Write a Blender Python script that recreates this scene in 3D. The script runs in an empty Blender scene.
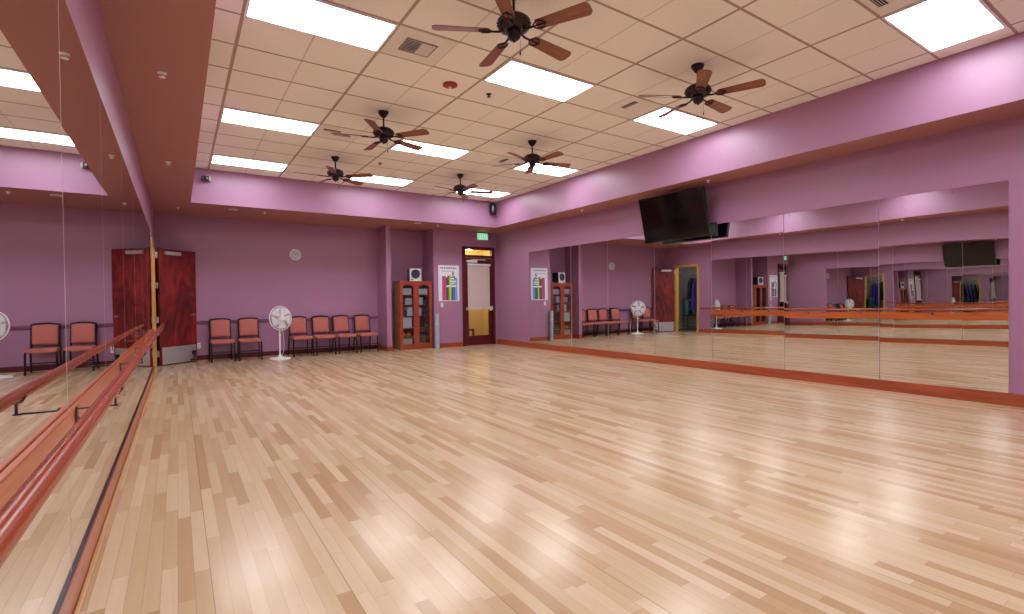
import bpy, bmesh, math, random
from mathutils import Vector, Matrix
random.seed(7)
S = bpy.context.scene
COL = S.collection
PI = math.pi

# ------------------------------------------------------------------ room measures (metres)
W = 7.876       # right wall
D = 12.02       # front of the far wall with poster and glass door
D1 = 12.71      # recessed far wall behind the chairs
H = 3.76        # tile ceiling
SZ = 3.107      # underside of the soffit
SA = 0.616      # left soffit width
SB = 0.607      # right soffit width
SY = 11.04      # face of the far soffit
YF = -2.2       # wall behind the viewer
T = 0.6096
GX, GY = 0.9032, 5.0159

# ------------------------------------------------------------------ materials
def s2l(c):
    return tuple(((v / 255) / 12.92 if v / 255 <= 0.04045 else ((v / 255 + 0.055) / 1.055) ** 2.4) for v in c)

class NT:
    def __init__(s, name):
        s.m = bpy.data.materials.new(name); s.m.use_nodes = True
        s.t = s.m.node_tree; s.b = s.t.nodes['Principled BSDF']
    def n(s, typ, **kw):
        nd = s.t.nodes.new(typ)
        for k, v in kw.items():
            setattr(nd, k, v)
        return nd
    def l(s, a, b): s.t.links.new(a, b)
    def val(s, sock, v):
        if hasattr(v, 'is_linked') or isinstance(v, bpy.types.NodeSocket): s.l(v, sock)
        else: sock.default_value = v
    def math(s, op, a, b=None, c=None):
        nd = s.n('ShaderNodeMath', operation=op)
        s.val(nd.inputs[0], a)
        if b is not None: s.val(nd.inputs[1], b)
        if c is not None: s.val(nd.inputs[2], c)
        return nd.outputs[0]
    def mix(s, f, a, b, mode='MIX'):
        nd = s.n('ShaderNodeMix', data_type='RGBA', blend_type=mode)
        s.val(nd.inputs[0], f)
        for sk, v in ((nd.inputs[6], a), (nd.inputs[7], b)):
            if isinstance(v, bpy.types.NodeSocket): s.l(v, sk)
            else: sk.default_value = (*v, 1)
        return nd.outputs[2]

def mat(name, rgb, rough=.5, metal=0, var=.06, scale=8, spec=.5, bump=0, coat=0, stretch=(1, 1, 1), trans=0, ior=1.45):
    t = NT(name); c = s2l(rgb)
    tc = t.n('ShaderNodeTexCoord'); mp = t.n('ShaderNodeMapping'); mp.inputs['Scale'].default_value = stretch
    t.l(tc.outputs['Object'], mp.inputs[0])
    nz = t.n('ShaderNodeTexNoise'); nz.inputs['Scale'].default_value = scale; nz.inputs['Detail'].default_value = 4
    t.l(mp.outputs[0], nz.inputs['Vector'])
    lo = tuple(v * (1 - var) for v in c); hi = tuple(min(1, v * (1 + var)) for v in c)
    t.l(t.mix(nz.outputs[0], lo, hi), t.b.inputs['Base Color'])
    t.b.inputs['Roughness'].default_value = rough; t.b.inputs['Metallic'].default_value = metal
    t.b.inputs['Specular IOR Level'].default_value = spec
    t.b.inputs['Coat Weight'].default_value = coat; t.b.inputs['Coat Roughness'].default_value = .1
    t.b.inputs['Transmission Weight'].default_value = trans; t.b.inputs['IOR'].default_value = ior
    if bump:
        bp = t.n('ShaderNodeBump'); bp.inputs['Strength'].default_value = bump; bp.inputs['Distance'].default_value = .002
        t.l(nz.outputs[0], bp.inputs['Height']); t.l(bp.outputs[0], t.b.inputs['Normal'])
    return t.m

def wood(name, dark, light, rough=.25, axis=(1, 1, 12), scale=3, coat=.4):
    t = NT(name)
    tc = t.n('ShaderNodeTexCoord'); mp = t.n('ShaderNodeMapping'); mp.inputs['Scale'].default_value = axis
    t.l(tc.outputs['Object'], mp.inputs[0])
    nz = t.n('ShaderNodeTexNoise'); nz.inputs['Scale'].default_value = scale; nz.inputs['Detail'].default_value = 6
    nz.inputs['Distortion'].default_value = .8
    t.l(mp.outputs[0], nz.inputs['Vector'])
    rp = t.n('ShaderNodeValToRGB'); rp.color_ramp.elements[0].position = .3; rp.color_ramp.elements[1].position = .72
    rp.color_ramp.elements[0].color = (*s2l(dark), 1); rp.color_ramp.elements[1].color = (*s2l(light), 1)
    t.l(nz.outputs[0], rp.inputs[0]); t.l(rp.outputs[0], t.b.inputs['Base Color'])
    t.b.inputs['Roughness'].default_value = rough; t.b.inputs['Coat Weight'].default_value = coat
    t.b.inputs['Coat Roughness'].default_value = .12
    return t.m

def emit(name, rgb, strength):
    t = NT(name); t.b.inputs['Base Color'].default_value = (*s2l(rgb), 1)
    t.b.inputs['Emission Color'].default_value = (*s2l(rgb), 1); t.b.inputs['Emission Strength'].default_value = strength
    return t.m

def floor_mat():
    t = NT('maple_strip_floor')
    g = t.n('ShaderNodeNewGeometry'); sp = t.n('ShaderNodeSeparateXYZ'); t.l(g.outputs['Position'], sp.inputs[0])
    x, y = sp.outputs[0], sp.outputs[1]
    u = t.math('DIVIDE', x, .0605); row = t.math('FLOOR', u); fx = t.math('FRACT', u)
    wn = t.n('ShaderNodeTexWhiteNoise', noise_dimensions='1D'); t.l(row, wn.inputs['W'])
    ln = t.math('MULTIPLY_ADD', wn.outputs[0], .5, .5)
    v = t.math('ADD', t.math('DIVIDE', y, ln), t.math('MULTIPLY', wn.outputs[0], 37.3))
    bd = t.math('FLOOR', v); fy = t.math('FRACT', v)
    cv = t.n('ShaderNodeCombineXYZ'); t.l(row, cv.inputs[0]); t.l(bd, cv.inputs[1])
    w2 = t.n('ShaderNodeTexWhiteNoise', noise_dimensions='2D'); t.l(cv.outputs[0], w2.inputs['Vector'])
    rp = t.n('ShaderNodeValToRGB'); cr = rp.color_ramp
    cr.elements[0].position = 0; cr.elements[0].color = (*s2l((190, 156, 118)), 1)
    cr.elements[1].position = 1; cr.elements[1].color = (*s2l((231, 208, 178)), 1)
    e = cr.elements.new(.25); e.color = (*s2l((208, 178, 140)), 1)
    e = cr.elements.new(.7); e.color = (*s2l((221, 196, 162)), 1)
    t.l(w2.outputs[0], rp.inputs[0])
    # grain
    mp = t.n('ShaderNodeMapping'); mp.inputs['Scale'].default_value = (30, 1.6, 1); t.l(g.outputs['Position'], mp.inputs[0])
    off = t.n('ShaderNodeVectorMath', operation='ADD'); t.l(mp.outputs[0], off.inputs[0]); t.l(w2.outputs[1], off.inputs[1])
    nz = t.n('ShaderNodeTexNoise'); nz.inputs['Scale'].default_value = 1.5; nz.inputs['Detail'].default_value = 5; t.l(off.outputs[0], nz.inputs['Vector'])
    c1 = t.mix(t.math('MULTIPLY', nz.outputs[0], .30), rp.outputs[0], s2l((176, 132, 92)))
    # seams
    ex = t.math('ABSOLUTE', t.math('SUBTRACT', fx, .5)); sx = t.math('GREATER_THAN', ex, .482)
    ey = t.math('ABSOLUTE', t.math('SUBTRACT', fy, .5)); sy = t.math('GREATER_THAN', ey, .4985)
    r8 = t.math('FRACT', t.math('DIVIDE', x, .484)); big = t.math('LESS_THAN', r8, .0065)
    c2 = t.mix(t.math('MULTIPLY', t.math('MAXIMUM', sx, sy), .32), c1, s2l((120, 85, 60)))
    c2 = t.mix(t.math('MULTIPLY', big, .55), c2, s2l((70, 48, 38)))
    # knots
    vr = t.n('ShaderNodeTexVoronoi'); vr.inputs['Scale'].default_value = 1.15; t.l(g.outputs['Position'], vr.inputs['Vector'])
    kn = t.math('LESS_THAN', vr.outputs['Distance'], .011)
    c3 = t.mix(t.math('MULTIPLY', kn, .8), c2, s2l((86, 50, 36)))
    t.l(c3, t.b.inputs['Base Color'])
    t.b.inputs['Roughness'].default_value = .2
    t.b.inputs['Specular IOR Level'].default_value = .55
    bp = t.n('ShaderNodeBump'); bp.inputs['Strength'].default_value = .12; bp.inputs['Distance'].default_value = .002
    t.l(t.math('ADD', w2.outputs[0], t.math('MULTIPLY', nz.outputs[0], .5)), bp.inputs['Height']); t.l(bp.outputs[0], t.b.inputs['Normal'])
    return t.m

def tile_mat():
    t = NT('acoustic_tile_ceiling')
    g = t.n('ShaderNodeNewGeometry'); sp = t.n('ShaderNodeSeparateXYZ'); t.l(g.outputs['Position'], sp.inputs[0])
    fx = t.math('FRACT', t.math('ADD', t.math('DIVIDE', t.math('SUBTRACT', sp.outputs[0], GX), 2 * T), 10.5))
    fm = t.math('FRACT', t.math('ADD', t.math('DIVIDE', t.math('SUBTRACT', sp.outputs[0], GX), 2 * T), 10.0))
    fy = t.math('FRACT', t.math('ADD', t.math('DIVIDE', t.math('SUBTRACT', sp.outputs[1], GY), T), 40.5))
    dx = t.math('MULTIPLY', t.math('ABSOLUTE', t.math('SUBTRACT', fx, .5)), 2 * T)
    dm = t.math('MULTIPLY', t.math('ABSOLUTE', t.math('SUBTRACT', fm, .5)), 2 * T)
    dy = t.math('MULTIPLY', t.math('ABSOLUTE', t.math('SUBTRACT', fy, .5)), T)
    bar = t.math('MAXIMUM', t.math('LESS_THAN', dx, .012), t.math('LESS_THAN', dy, .011))
    gap = t.math('MAXIMUM', t.math('LESS_THAN', dx, .017), t.math('LESS_THAN', dy, .015))
    scr = t.math('LESS_THAN', dm, .007)
    nz = t.n('ShaderNodeTexNoise'); nz.inputs['Scale'].default_value = 90; nz.inputs['Detail'].default_value = 3; t.l(g.outputs['Position'], nz.inputs['Vector'])
    n2 = t.n('ShaderNodeTexNoise'); n2.inputs['Scale'].default_value = .9; t.l(g.outputs['Position'], n2.inputs['Vector'])
    base = t.mix(nz.outputs[0], s2l((242, 236, 229)), s2l((250, 245, 239)))
    base = t.mix(t.math('MULTIPLY', n2.outputs[0], .2), base, s2l((234, 220, 208)))
    c = t.mix(t.math('MULTIPLY', scr, .4), base, s2l((150, 120, 104)))
    c = t.mix(t.math('MULTIPLY', gap, .55), c, s2l((130, 100, 88)))
    c = t.mix(bar, c, s2l((176, 150, 136)))
    t.l(c, t.b.inputs['Base Color']); t.b.inputs['Roughness'].default_value = .85
    bp = t.n('ShaderNodeBump'); bp.inputs['Strength'].default_value = .5; bp.inputs['Distance'].default_value = .004
    t.l(t.math('SUBTRACT', t.math('MULTIPLY', nz.outputs[0], .3), t.math('MAXIMUM', gap, scr)), bp.inputs['Height']); t.l(bp.outputs[0], t.b.inputs['Normal'])
    return t.m

def leaf_mat():
    t = NT('cherry_door_veneer')
    tc = t.n('ShaderNodeTexCoord'); mp = t.n('ShaderNodeMapping'); mp.inputs['Scale'].default_value = (3.2, 1, 1.1); t.l(tc.outputs['Object'], mp.inputs[0])
    nz = t.n('ShaderNodeTexNoise'); nz.inputs['Scale'].default_value = 1.5; nz.inputs['Detail'].default_value = 5; nz.inputs['Distortion'].default_value = 1.6; t.l(mp.outputs[0], nz.inputs['Vector'])
    rp = t.n('ShaderNodeValToRGB'); cr = rp.color_ramp
    cr.elements[0].position = .33; cr.elements[0].color = (*s2l((74, 12, 14)), 1)
    cr.elements[1].position = .7; cr.elements[1].color = (*s2l((150, 44, 36)), 1)
    e = cr.elements.new(.5); e.color = (*s2l((118, 24, 22)), 1)
    t.l(nz.outputs[0], rp.inputs[0]); t.l(rp.outputs[0], t.b.inputs['Base Color'])
    t.b.inputs['Roughness'].default_value = .35; t.b.inputs['Coat Weight'].default_value = .2
    return t.m

def mirror_mat():
    t = NT('silvered_mirror'); t.b.inputs['Base Color'].default_value = (.86, .885, .86, 1)
    t.b.inputs['Metallic'].default_value = 1; t.b.inputs['Roughness'].default_value = 0
    tc = t.n('ShaderNodeTexCoord'); nz = t.n('ShaderNodeTexNoise'); nz.inputs['Scale'].default_value = .9; nz.inputs['Detail'].default_value = 0
    t.l(tc.outputs['Object'], nz.inputs['Vector'])
    bp = t.n('ShaderNodeBump'); bp.inputs['Strength'].default_value = 1; bp.inputs['Distance'].default_value = .0014
    t.l(nz.outputs[0], bp.inputs['Height']); t.l(bp.outputs[0], t.b.inputs['Normal'])
    return t.m

def lens_mat():
    t = NT('lit_prismatic_lens')
    tc = t.n('ShaderNodeTexCoord'); sp = t.n('ShaderNodeSeparateXYZ'); t.l(tc.outputs['Object'], sp.inputs[0])
    w = t.math('COSINE', t.math('MULTIPLY', sp.outputs[1], 2 * PI / .2))
    st = t.math('MULTIPLY_ADD', w, LAMP * .25, LAMP)
    t.b.inputs['Base Color'].default_value = (.8, .82, .85, 1); t.b.inputs['Roughness'].default_value = .3
    t.b.inputs['Emission Color'].default_value = (.92, .965, 1, 1); t.l(st, t.b.inputs['Emission Strength'])
    return t.m

LAMP = 10.5
M = {}
M['floor'] = floor_mat(); M['tile'] = tile_mat(); M['leaf'] = leaf_mat(); M['mirror'] = mirror_mat(); M['lens'] = lens_mat()
M['wall'] = mat('mauve_wall_paint', (169, 122, 155), .36, var=.02, scale=3, spec=.55, bump=.04)
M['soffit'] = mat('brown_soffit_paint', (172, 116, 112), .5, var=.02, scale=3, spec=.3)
M['rail'] = mat('mauve_chair_rail_paint', (124, 70, 102), .4, var=.03)
M['cherry'] = wood('cherry_trim', (140, 50, 32), (172, 76, 48), .3, (1, 1, 14))
M['cherry_y'] = wood('cherry_baseboard', (150, 62, 36), (184, 88, 52), .3, (8, .5, 8))
M['barre'] = wood('cherry_barre', (140, 44, 20), (184, 80, 38), .24, (10, .3, 10), scale=1.2, coat=0)
M['board'] = wood('cherry_ledger', (192, 90, 40), (220, 118, 62), .3, (8, .4, 8))
M['darkred'] = mat('dark_red_stained_wood', (84, 14, 22), .3, var=.2, scale=5, stretch=(6, 6, 1), coat=.3)
M['oak'] = wood('golden_oak_trim', (206, 150, 66), (234, 182, 90), .4, (8, 8, 1))
M['oakfloor'] = wood('oak_quarter_round', (196, 146, 90), (220, 176, 122), .4, (8, .5, 8))
M['glassedge'] = mat('polished_glass_edge', (225, 228, 226), .3, var=.02)
M['black'] = mat('black_plastic', (22, 22, 26), .35, var=.1)
M['blackmetal'] = mat('black_enamel_metal', (26, 24, 30), .3, metal=.3, var=.1)
M['bronze'] = mat('oil_rubbed_bronze', (52, 38, 42), .32, metal=.7, var=.3, scale=30)
M['blade'] = wood('fan_blade_veneer', (112, 50, 26), (150, 76, 40), .35, (1, 9, 9), coat=.2)
M['white'] = mat('white_plastic', (246, 246, 250), .35, var=.02)
M['lightgrey'] = mat('light_grey_plastic', (214, 208, 204), .4, var=.03)
M['chrome'] = mat('brushed_chrome', (200, 200, 206), .22, metal=1, var=.04)
M['steel'] = mat('satin_steel', (206, 206, 212), .3, metal=.75, var=.04, stretch=(1, 1, 14))
M['darkmetal'] = mat('dark_bracket_metal', (92, 88, 96), .28, metal=.9, var=.1)
M['salmon'] = mat('salmon_fabric', (192, 112, 104), .85, var=.12, scale=60, bump=.4)
M['chairframe'] = mat('black_chair_frame', (30, 18, 26), .3, metal=.2, var=.1)
M['screen'] = mat('black_glass_screen', (16, 10, 14), .08, var=.05, spec=.6)
M['red'] = mat('red_alarm_plastic', (150, 36, 26), .4, var=.04)
M['paper'] = mat('white_paper', (226, 228, 240), .7, var=.05, scale=20)
M['glass'] = None
def glass(name):
    m = bpy.data.materials.new(name); m.use_nodes = True; t = m.node_tree; t.nodes.clear()
    o = t.nodes.new('ShaderNodeOutputMaterial'); tr = t.nodes.new('ShaderNodeBsdfTransparent'); gl = t.nodes.new('ShaderNodeBsdfGlossy')
    tr.inputs[0].default_value = (.93, .96, .95, 1); gl.inputs['Roughness'].default_value = .02
    f = t.nodes.new('ShaderNodeFresnel'); mx = t.nodes.new('ShaderNodeMixShader')
    t.links.new(f.outputs[0], mx.inputs[0]); t.links.new(tr.outputs[0], mx.inputs[1]); t.links.new(gl.outputs[0], mx.inputs[2]); t.links.new(mx.outputs[0], o.inputs[0])
    return m
M['glass'] = glass('clear_glass')
M['yellow'] = mat('yellow_wall_paint', (206, 172, 92), .6, var=.03)
M['greywall'] = mat('closet_grey_paint', (186, 182, 180), .7, var=.03)
M['shade'] = mat('cream_roller_shade', (206, 188, 186), .8, var=.04, scale=4)
M['closetfloor'] = mat('closet_vinyl_floor', (120, 100, 90), .5, var=.1)
M['ventpanel'] = mat('vent_panel_enamel', (232, 226, 218), .5, var=.02)
M['duct_dark'] = mat('slot_dark', (30, 30, 34), .6)  # flat dark colour painted for the shade inside the vent ducts
def cloth(n, c): return mat(n, c, .9, var=.2, scale=14, bump=.5)

# ------------------------------------------------------------------ mesh helpers
class MB:
    def __init__(s): s.bm = bmesh.new(); s.mats = []; s.mi = 0
    def use(s, m):
        if m not in s.mats: s.mats.append(m)
        s.mi = s.mats.index(m); return s
    def _fin(s, vs, mtx):
        if mtx is not None: bmesh.ops.transform(s.bm, matrix=mtx, verts=vs)
        fs = {f for v in vs for f in v.link_faces}
        for f in fs: f.material_index = s.mi
        return s
    def box(s, x0, x1, y0, y1, z0, z1, bev=0, mtx=None):
        r = bmesh.ops.create_cube(s.bm, size=1)
        vs = r['verts']
        for v in vs: v.co = Vector(((x0 + x1) / 2 + v.co.x * (x1 - x0), (y0 + y1) / 2 + v.co.y * (y1 - y0), (z0 + z1) / 2 + v.co.z * (z1 - z0)))
        if bev:
            es = list({e for v in vs for e in v.link_edges})
            r = bmesh.ops.bevel(s.bm, geom=es, offset=bev, segments=2, affect='EDGES', profile=.5)
            vs = list({v for f in r['faces'] for v in f.verts} | {v for v in vs if v.is_valid})
        return s._fin(vs, mtx)
    def lathe(s, prof, seg=28, mtx=None, axis='z'):
        rings = []; vs = []
        for r, z in prof:
            if r < 1e-6: v = s.bm.verts.new((0, 0, z)); rings.append([v]); vs.append(v)
            else:
                ring = [s.bm.verts.new((r * math.cos(2 * PI * i / seg), r * math.sin(2 * PI * i / seg), z)) for i in range(seg)]
                rings.append(ring); vs += ring
        for a, b in zip(rings, rings[1:]):
            for i in range(seg):
                j = (i + 1) % seg
                if len(a) == 1 and len(b) == 1: continue
                if len(a) == 1: s.bm.faces.new((a[0], b[i], b[j]))
                elif len(b) == 1: s.bm.faces.new((a[i], b[0], a[j]))
                else: s.bm.faces.new((a[i], b[i], b[j], a[j]))
        m2 = {'z': Matrix(), 'y': Matrix.Rotation(-PI / 2, 4, 'X'), 'x': Matrix.Rotation(PI / 2, 4, 'Y')}[axis]
        return s._fin(vs, (mtx @ m2) if mtx is not None else m2)
    def cyl(s, c, r, h, axis='z', seg=20, bev=0):
        b = min(bev, r * .5, h * .5)
        prof = [(0, 0), (r - b, 0)] + ([(r, b), (r, h - b)] if b else [(r, 0), (r, h)][0:2]) + [(r - b, h), (0, h)]
        return s.lathe(prof, seg, Matrix.Translation(c), axis)
    def tube(s, pts, r, seg=10, closed=False, caps=True):
        pts = [Vector(p) for p in pts]; n = len(pts); rings = []; up = None; vs = []
        rr = r if isinstance(r, (list, tuple)) else [r] * n
        for i, p in enumerate(pts):
            if closed: d = (pts[(i + 1) % n] - pts[i - 1])
            else: d = (pts[min(i + 1, n - 1)] - pts[max(i - 1, 0)])
            d.normalize()
            if up is None: up = d.orthogonal().normalized()
            up = (up - d * up.dot(d)).normalized(); sd = d.cross(up)
            ring = [s.bm.verts.new(p + rr[i] * (math.cos(2 * PI * k / seg) * up + math.sin(2 * PI * k / seg) * sd)) for k in range(seg)]
            rings.append(ring); vs += ring
        pr = list(zip(rings, rings[1:])) + ([(rings[-1], rings[0])] if closed else [])
        for a, b in pr:
            for k in range(seg):
                j = (k + 1) % seg; s.bm.faces.new((a[k], a[j], b[j], b[k]))
        if caps and not closed:
            s.bm.faces.new(rings[0][::-1]); s.bm.faces.new(rings[-1])
        return s._fin(vs, None)
    def prism(s, poly, h, mtx=None):
        a = [s.bm.verts.new((x, y, 0)) for x, y in poly]; b = [s.bm.verts.new((x, y, h)) for x, y in poly]; n = len(poly)
        s.bm.faces.new(a[::-1]); s.bm.faces.new(b)
        for i in range(n): j = (i + 1) % n; s.bm.faces.new((a[i], a[j], b[j], b[i]))
        return s._fin(a + b, mtx)
    def grid(s, fn, nu, nv):
        g = [[s.bm.verts.new(fn(i / nu, j / nv)) for j in range(nv + 1)] for i in range(nu + 1)]
        for i in range(nu):
            for j in range(nv): s.bm.faces.new((g[i][j], g[i + 1][j], g[i + 1][j + 1], g[i][j + 1]))
        return s._fin([v for r in g for v in r], None)
    def build(s, name, m=None, parent=None, smooth=False, sub=0, bevel=0, loc=None, solid=0):
        bmesh.ops.recalc_face_normals(s.bm, faces=s.bm.faces[:])
        me = bpy.data.meshes.new(name); s.bm.to_mesh(me); s.bm.free()
        for mm in (s.mats or [m]): me.materials.append(mm)
        if s.mats == [] and m is None: raise Exception(name)
        o = bpy.data.objects.new(name, me); COL.objects.link(o)
        if parent: o.parent = parent
        if loc: o.location = loc
        if smooth:
            for p in me.polygons: p.use_smooth = True
            md = o.modifiers.new('es', 'EDGE_SPLIT'); md.split_angle = math.radians(40)
        if solid: md = o.modifiers.new('so', 'SOLIDIFY'); md.thickness = solid; md.offset = 0
        if bevel: md = o.modifiers.new('bv', 'BEVEL'); md.width = bevel; md.segments = 2; md.limit_method = 'ANGLE'
        if sub: md = o.modifiers.new('ss', 'SUBSURF'); md.levels = sub; md.render_levels = sub
        return o

def tag(o, label=None, cat=None, group=None, kind=None):
    if label: o['label'] = label
    if cat: o['category'] = cat
    if group: o['group'] = group
    if kind: o['kind'] = kind
    return o
def thing(name, label, cat, loc=(0, 0, 0), rz=0, group=None):
    o = bpy.data.objects.new(name, None); COL.objects.link(o); o.location = loc; o.rotation_euler = (0, 0, rz); o.empty_display_size = .1
    return tag(o, label, cat, group)
def dup(root, label, loc, rz=0, scale=None):
    m = {}
    def cp(o, par):
        c = o.copy(); COL.objects.link(c)
        if par: c.parent = par
        for ch in list(kids.get(o.name, [])): cp(ch, c)
        return c
    kids = {}
    for o in list(COL.objects):
        if o.parent: kids.setdefault(o.parent.name, []).append(o)
    r = cp(root, None); r.location = loc; r.rotation_euler = (0, 0, rz); r['label'] = label
    return r
def struct(name, mb, m=None, parent=None, label=None, **kw):
    o = mb.build(name, m, parent, **kw)
    if not parent: o['kind'] = 'structure'
    if label: o['label'] = label
    return o

# ------------------------------------------------------------------ room shell
struct('floor', MB().box(-.15, W + .15, YF - .1, D1 + .1, -.1, 0), M['floor'], label='pale maple strip dance floor')
struct('ceiling', MB().box(SA - .15, W - SB + .15, YF, SY + .15, H, H + .08), M['tile'], label='beige acoustic tile ceiling with grid')
OP0, OP1, OPH = 11.16, 12.1, 2.36           # door opening in the left wall
mb = MB().box(-.15, 0, YF, OP0, 0, SZ).box(-.15, 0, OP1, D1 + .1, 0, SZ).box(-.15, 0, OP0, OP1, OPH, SZ)
struct('wall_left', mb, M['wall'], label='mauve left wall carrying the mirrors')
struct('wall_right', MB().box(W, W + .12, YF, D + .1, 0, SZ), M['wall'], label='mauve right wall carrying the long mirror')
struct('wall_back', MB().box(0, 6.0, D1, D1 + .1, 0, SZ), M['wall'], label='recessed mauve far wall behind the chairs')
struct('wall_front', MB().box(-.15, W + .12, YF - .1, YF, 0, SZ), M['wall'], label='mauve wall behind the viewer')
struct('wall_fin', MB().box(4.675, 4.795, D, D1, 0, SZ), M['wall'], label='narrow mauve wall fin beside the bookcase alcove')
DX0, DX1, DH = 6.78, 7.80, 2.70
mb = MB().box(5.945, DX0, D, D + .1, 0, SZ).box(DX1, W, D, D + .1, 0, SZ).box(DX0, DX1, D, D + .1, DH, SZ)
struct('wall_alcove', MB().box(5.945, 6.045, D + .1, D1, 0, SZ), M['wall'], label='mauve side wall of the cabinet alcove')
struct('wall_far', mb, M['wall'], label='mauve far wall with poster and glass door')
# soffits: vertical faces in wall paint, undersides brown
def soffit(name, x0, x1, y0, y1, label):
    mb = MB().use(M['wall']).box(x0, x1, y0, y1, SZ, H + .08)
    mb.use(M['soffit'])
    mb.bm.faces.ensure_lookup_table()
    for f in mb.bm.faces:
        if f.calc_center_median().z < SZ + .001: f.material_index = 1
    return struct(name, mb, label=label)
soffit('ceiling_soffit_left', -.15, SA, YF - .1, D1 + .1, 'dropped soffit along the left wall')
soffit('ceiling_soffit_right', W - SB, W + .12, YF - .1, D1 + .1, 'dropped soffit along the right wall')
soffit('ceiling_soffit_back', SA, W - SB, SY, D1 + .1, 'dropped soffit along the far wall')
soffit('ceiling_soffit_front', SA, W - SB, YF - .1, YF + .6, 'dropped soffit behind the viewer')
# baseboards
def board(x0, x1, y0, y1, h=.12): return MB().box(x0, x1, y0, y1, 0, h, .004)
struct('baseboard_left', board(0, .024, YF, 10.62, .135), M['cherry_y'], label='cherry baseboard under the left mirrors')
struct('baseboard_right', board(W - .022, W, YF, D, .138), M['cherry_y'], label='cherry baseboard along the right wall')
struct('baseboard_left.001', board(0, .018, 10.63, OP0 - .06), M['cherry_y'], label='short cherry baseboard beside the oak door frame')
struct('baseboard_back', board(0, 4.675, D1 - .018, D1), M['darkred'], label='dark red baseboard behind the chairs')
mb = MB().box(4.657, 4.675, D - .018, D1 - .018, 0, .12).box(4.657, 4.813, D - .018, D, 0, .12).box(4.795, 4.813, D, D1, 0, .12)
struct('baseboard_fin', mb, M['cherry'], label='baseboard round the wall fin')
struct('baseboard_far', board(5.945, DX0 - .005, D - .018, D), M['cherry'], label='cherry baseboard below the poster')
struct('trim_1', MB().box(0.01, 4.665, D1 - .022, D1, .79, .865, .006), M['rail'], label='mauve chair rail on the far wall')
struct('trim_2', MB().box(.024, .044, YF, 10.6, 0, .018, .006), M['oakfloor'], label='pale oak quarter round along the left baseboard')
struct('trim_3', MB().box(0, 4.66, D1 - .034, D1 - .018, 0, .016, .004), M['oakfloor'], label='pale oak quarter round behind the chairs')

# ------------------------------------------------------------------ wall mirrors
def mirror(y0, y1, z0, z1, right, ang, label, group, tilt=0):
    cy, cz = (y0 + y1) / 2, (z0 + z1) / 2; g = .004
    mb = MB().use(M['glassedge']).box(-.003, .003, -(y1 - y0) / 2 + g, (y1 - y0) / 2 - g, -(z1 - z0) / 2, (z1 - z0) / 2)
    mb.use(M['mirror']); mb.bm.normal_update()
    for f in mb.bm.faces:
        if (f.normal.x < -.9) if right else (f.normal.x > .9): f.material_index = 1
    o = mb.build('wall_mirror')
    o.location = ((W - .007) if right else .007, cy, cz)
    o.rotation_euler = (0, math.radians(tilt), math.radians(ang))
    return tag(o, label, 'mirror', group)
rs = [1.54, 2.75, 3.96, 5.17, 6.38, 7.62, 8.80, 10.45]
ordn = ['nearest', 'second nearest', 'third nearest', 'fourth nearest', 'fifth nearest', 'sixth nearest', 'farthest']
ra = [.06, .05, -.05, .06, -.1, .05, -.04]
for i in range(7):
    mirror(rs[i], rs[i + 1], .139, 2.44, True, ra[i], ordn[i] + ' mirror panel of the seven on the right wall', 'mirror panels on the right wall', [0, .05, -.05, .04, -.04, .05, 0][i])
ls = [-1.0, .24, 1.45, 2.65, 3.94, 5.3, 6.62, 8.0, 9.35, 10.62]
lorn = ['', '', 'nearest', 'second nearest', 'third nearest', 'fourth nearest', 'fifth nearest', 'sixth nearest', 'farthest']
for i in range(2, 9):
    mirror(ls[i], ls[i + 1], .137, 2.497, False, [0, 0, 0, .03, -.04, .04, -.03, .03, 0][i], lorn[i] + ' tall mirror panel on the left wall above the barre board', 'mirror panels on the left wall')
mirror(ls[0], ls[1], .137, 2.497, False, 0, 'tall left wall mirror panel out of view behind the camera', 'mirror panels on the left wall')
mirror(ls[1], ls[2], .137, 2.497, False, 0, 'tall left wall mirror panel level with the camera', 'mirror panels on the left wall')
# thin J channel along the foot of both mirrors
struct('trim_4', MB().box(.001, .018, ls[0], 10.62, .136, .142), M['blackmetal'], label='dark channel under the left mirrors')

# ------------------------------------------------------------------ barre on the left wall
BX, BZ = .158, .867
bar = thing('ballet_barre', 'long cherry wood ballet barre on brackets along the left mirror wall', 'ballet barre', (0, 0, 0))
BY0, BY1 = -.9, 10.95
MB().box(.0115, .034, BY0, 10.62, .615, .80, .004).build('wall_board', M['board'], bar)
MB().tube([(BX, BY0 + (BY1 - BY0) * k / 60, BZ) for k in range(61)], .0235, 20).build('rail', M['barre'], bar, smooth=True)
for y in (-.5, .9, 2.66, 4.5, 6.05, 7.4, 8.6, 9.5, 10.4):
    b = MB().box(.034, .040, y - .02, y + .02, .735, .805, .002)
    b.box(.036, BX + .012, y - .010, y + .010, .791, .797, .001)
    b.box(BX - .002, BX + .006, y - .010, y + .010, .791, BZ - .018, .002)
    n = 14
    b.tube([(BX + .0255 * math.cos(PI * k / n - PI), y, BZ + .0255 * math.sin(PI * k / n - PI)) for k in range(n + 1)], .0035, 6)
    b.box(BX - .018, BX + .018, y - .02, y + .02, BZ - .0275, BZ - .0225, .001)
    b.cyl((.040, y - .0, .757), .006, .004, 'x', 8)
    b.build('bracket', M['darkmetal'] if y < 5 else M['chrome'], bar)

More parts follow.
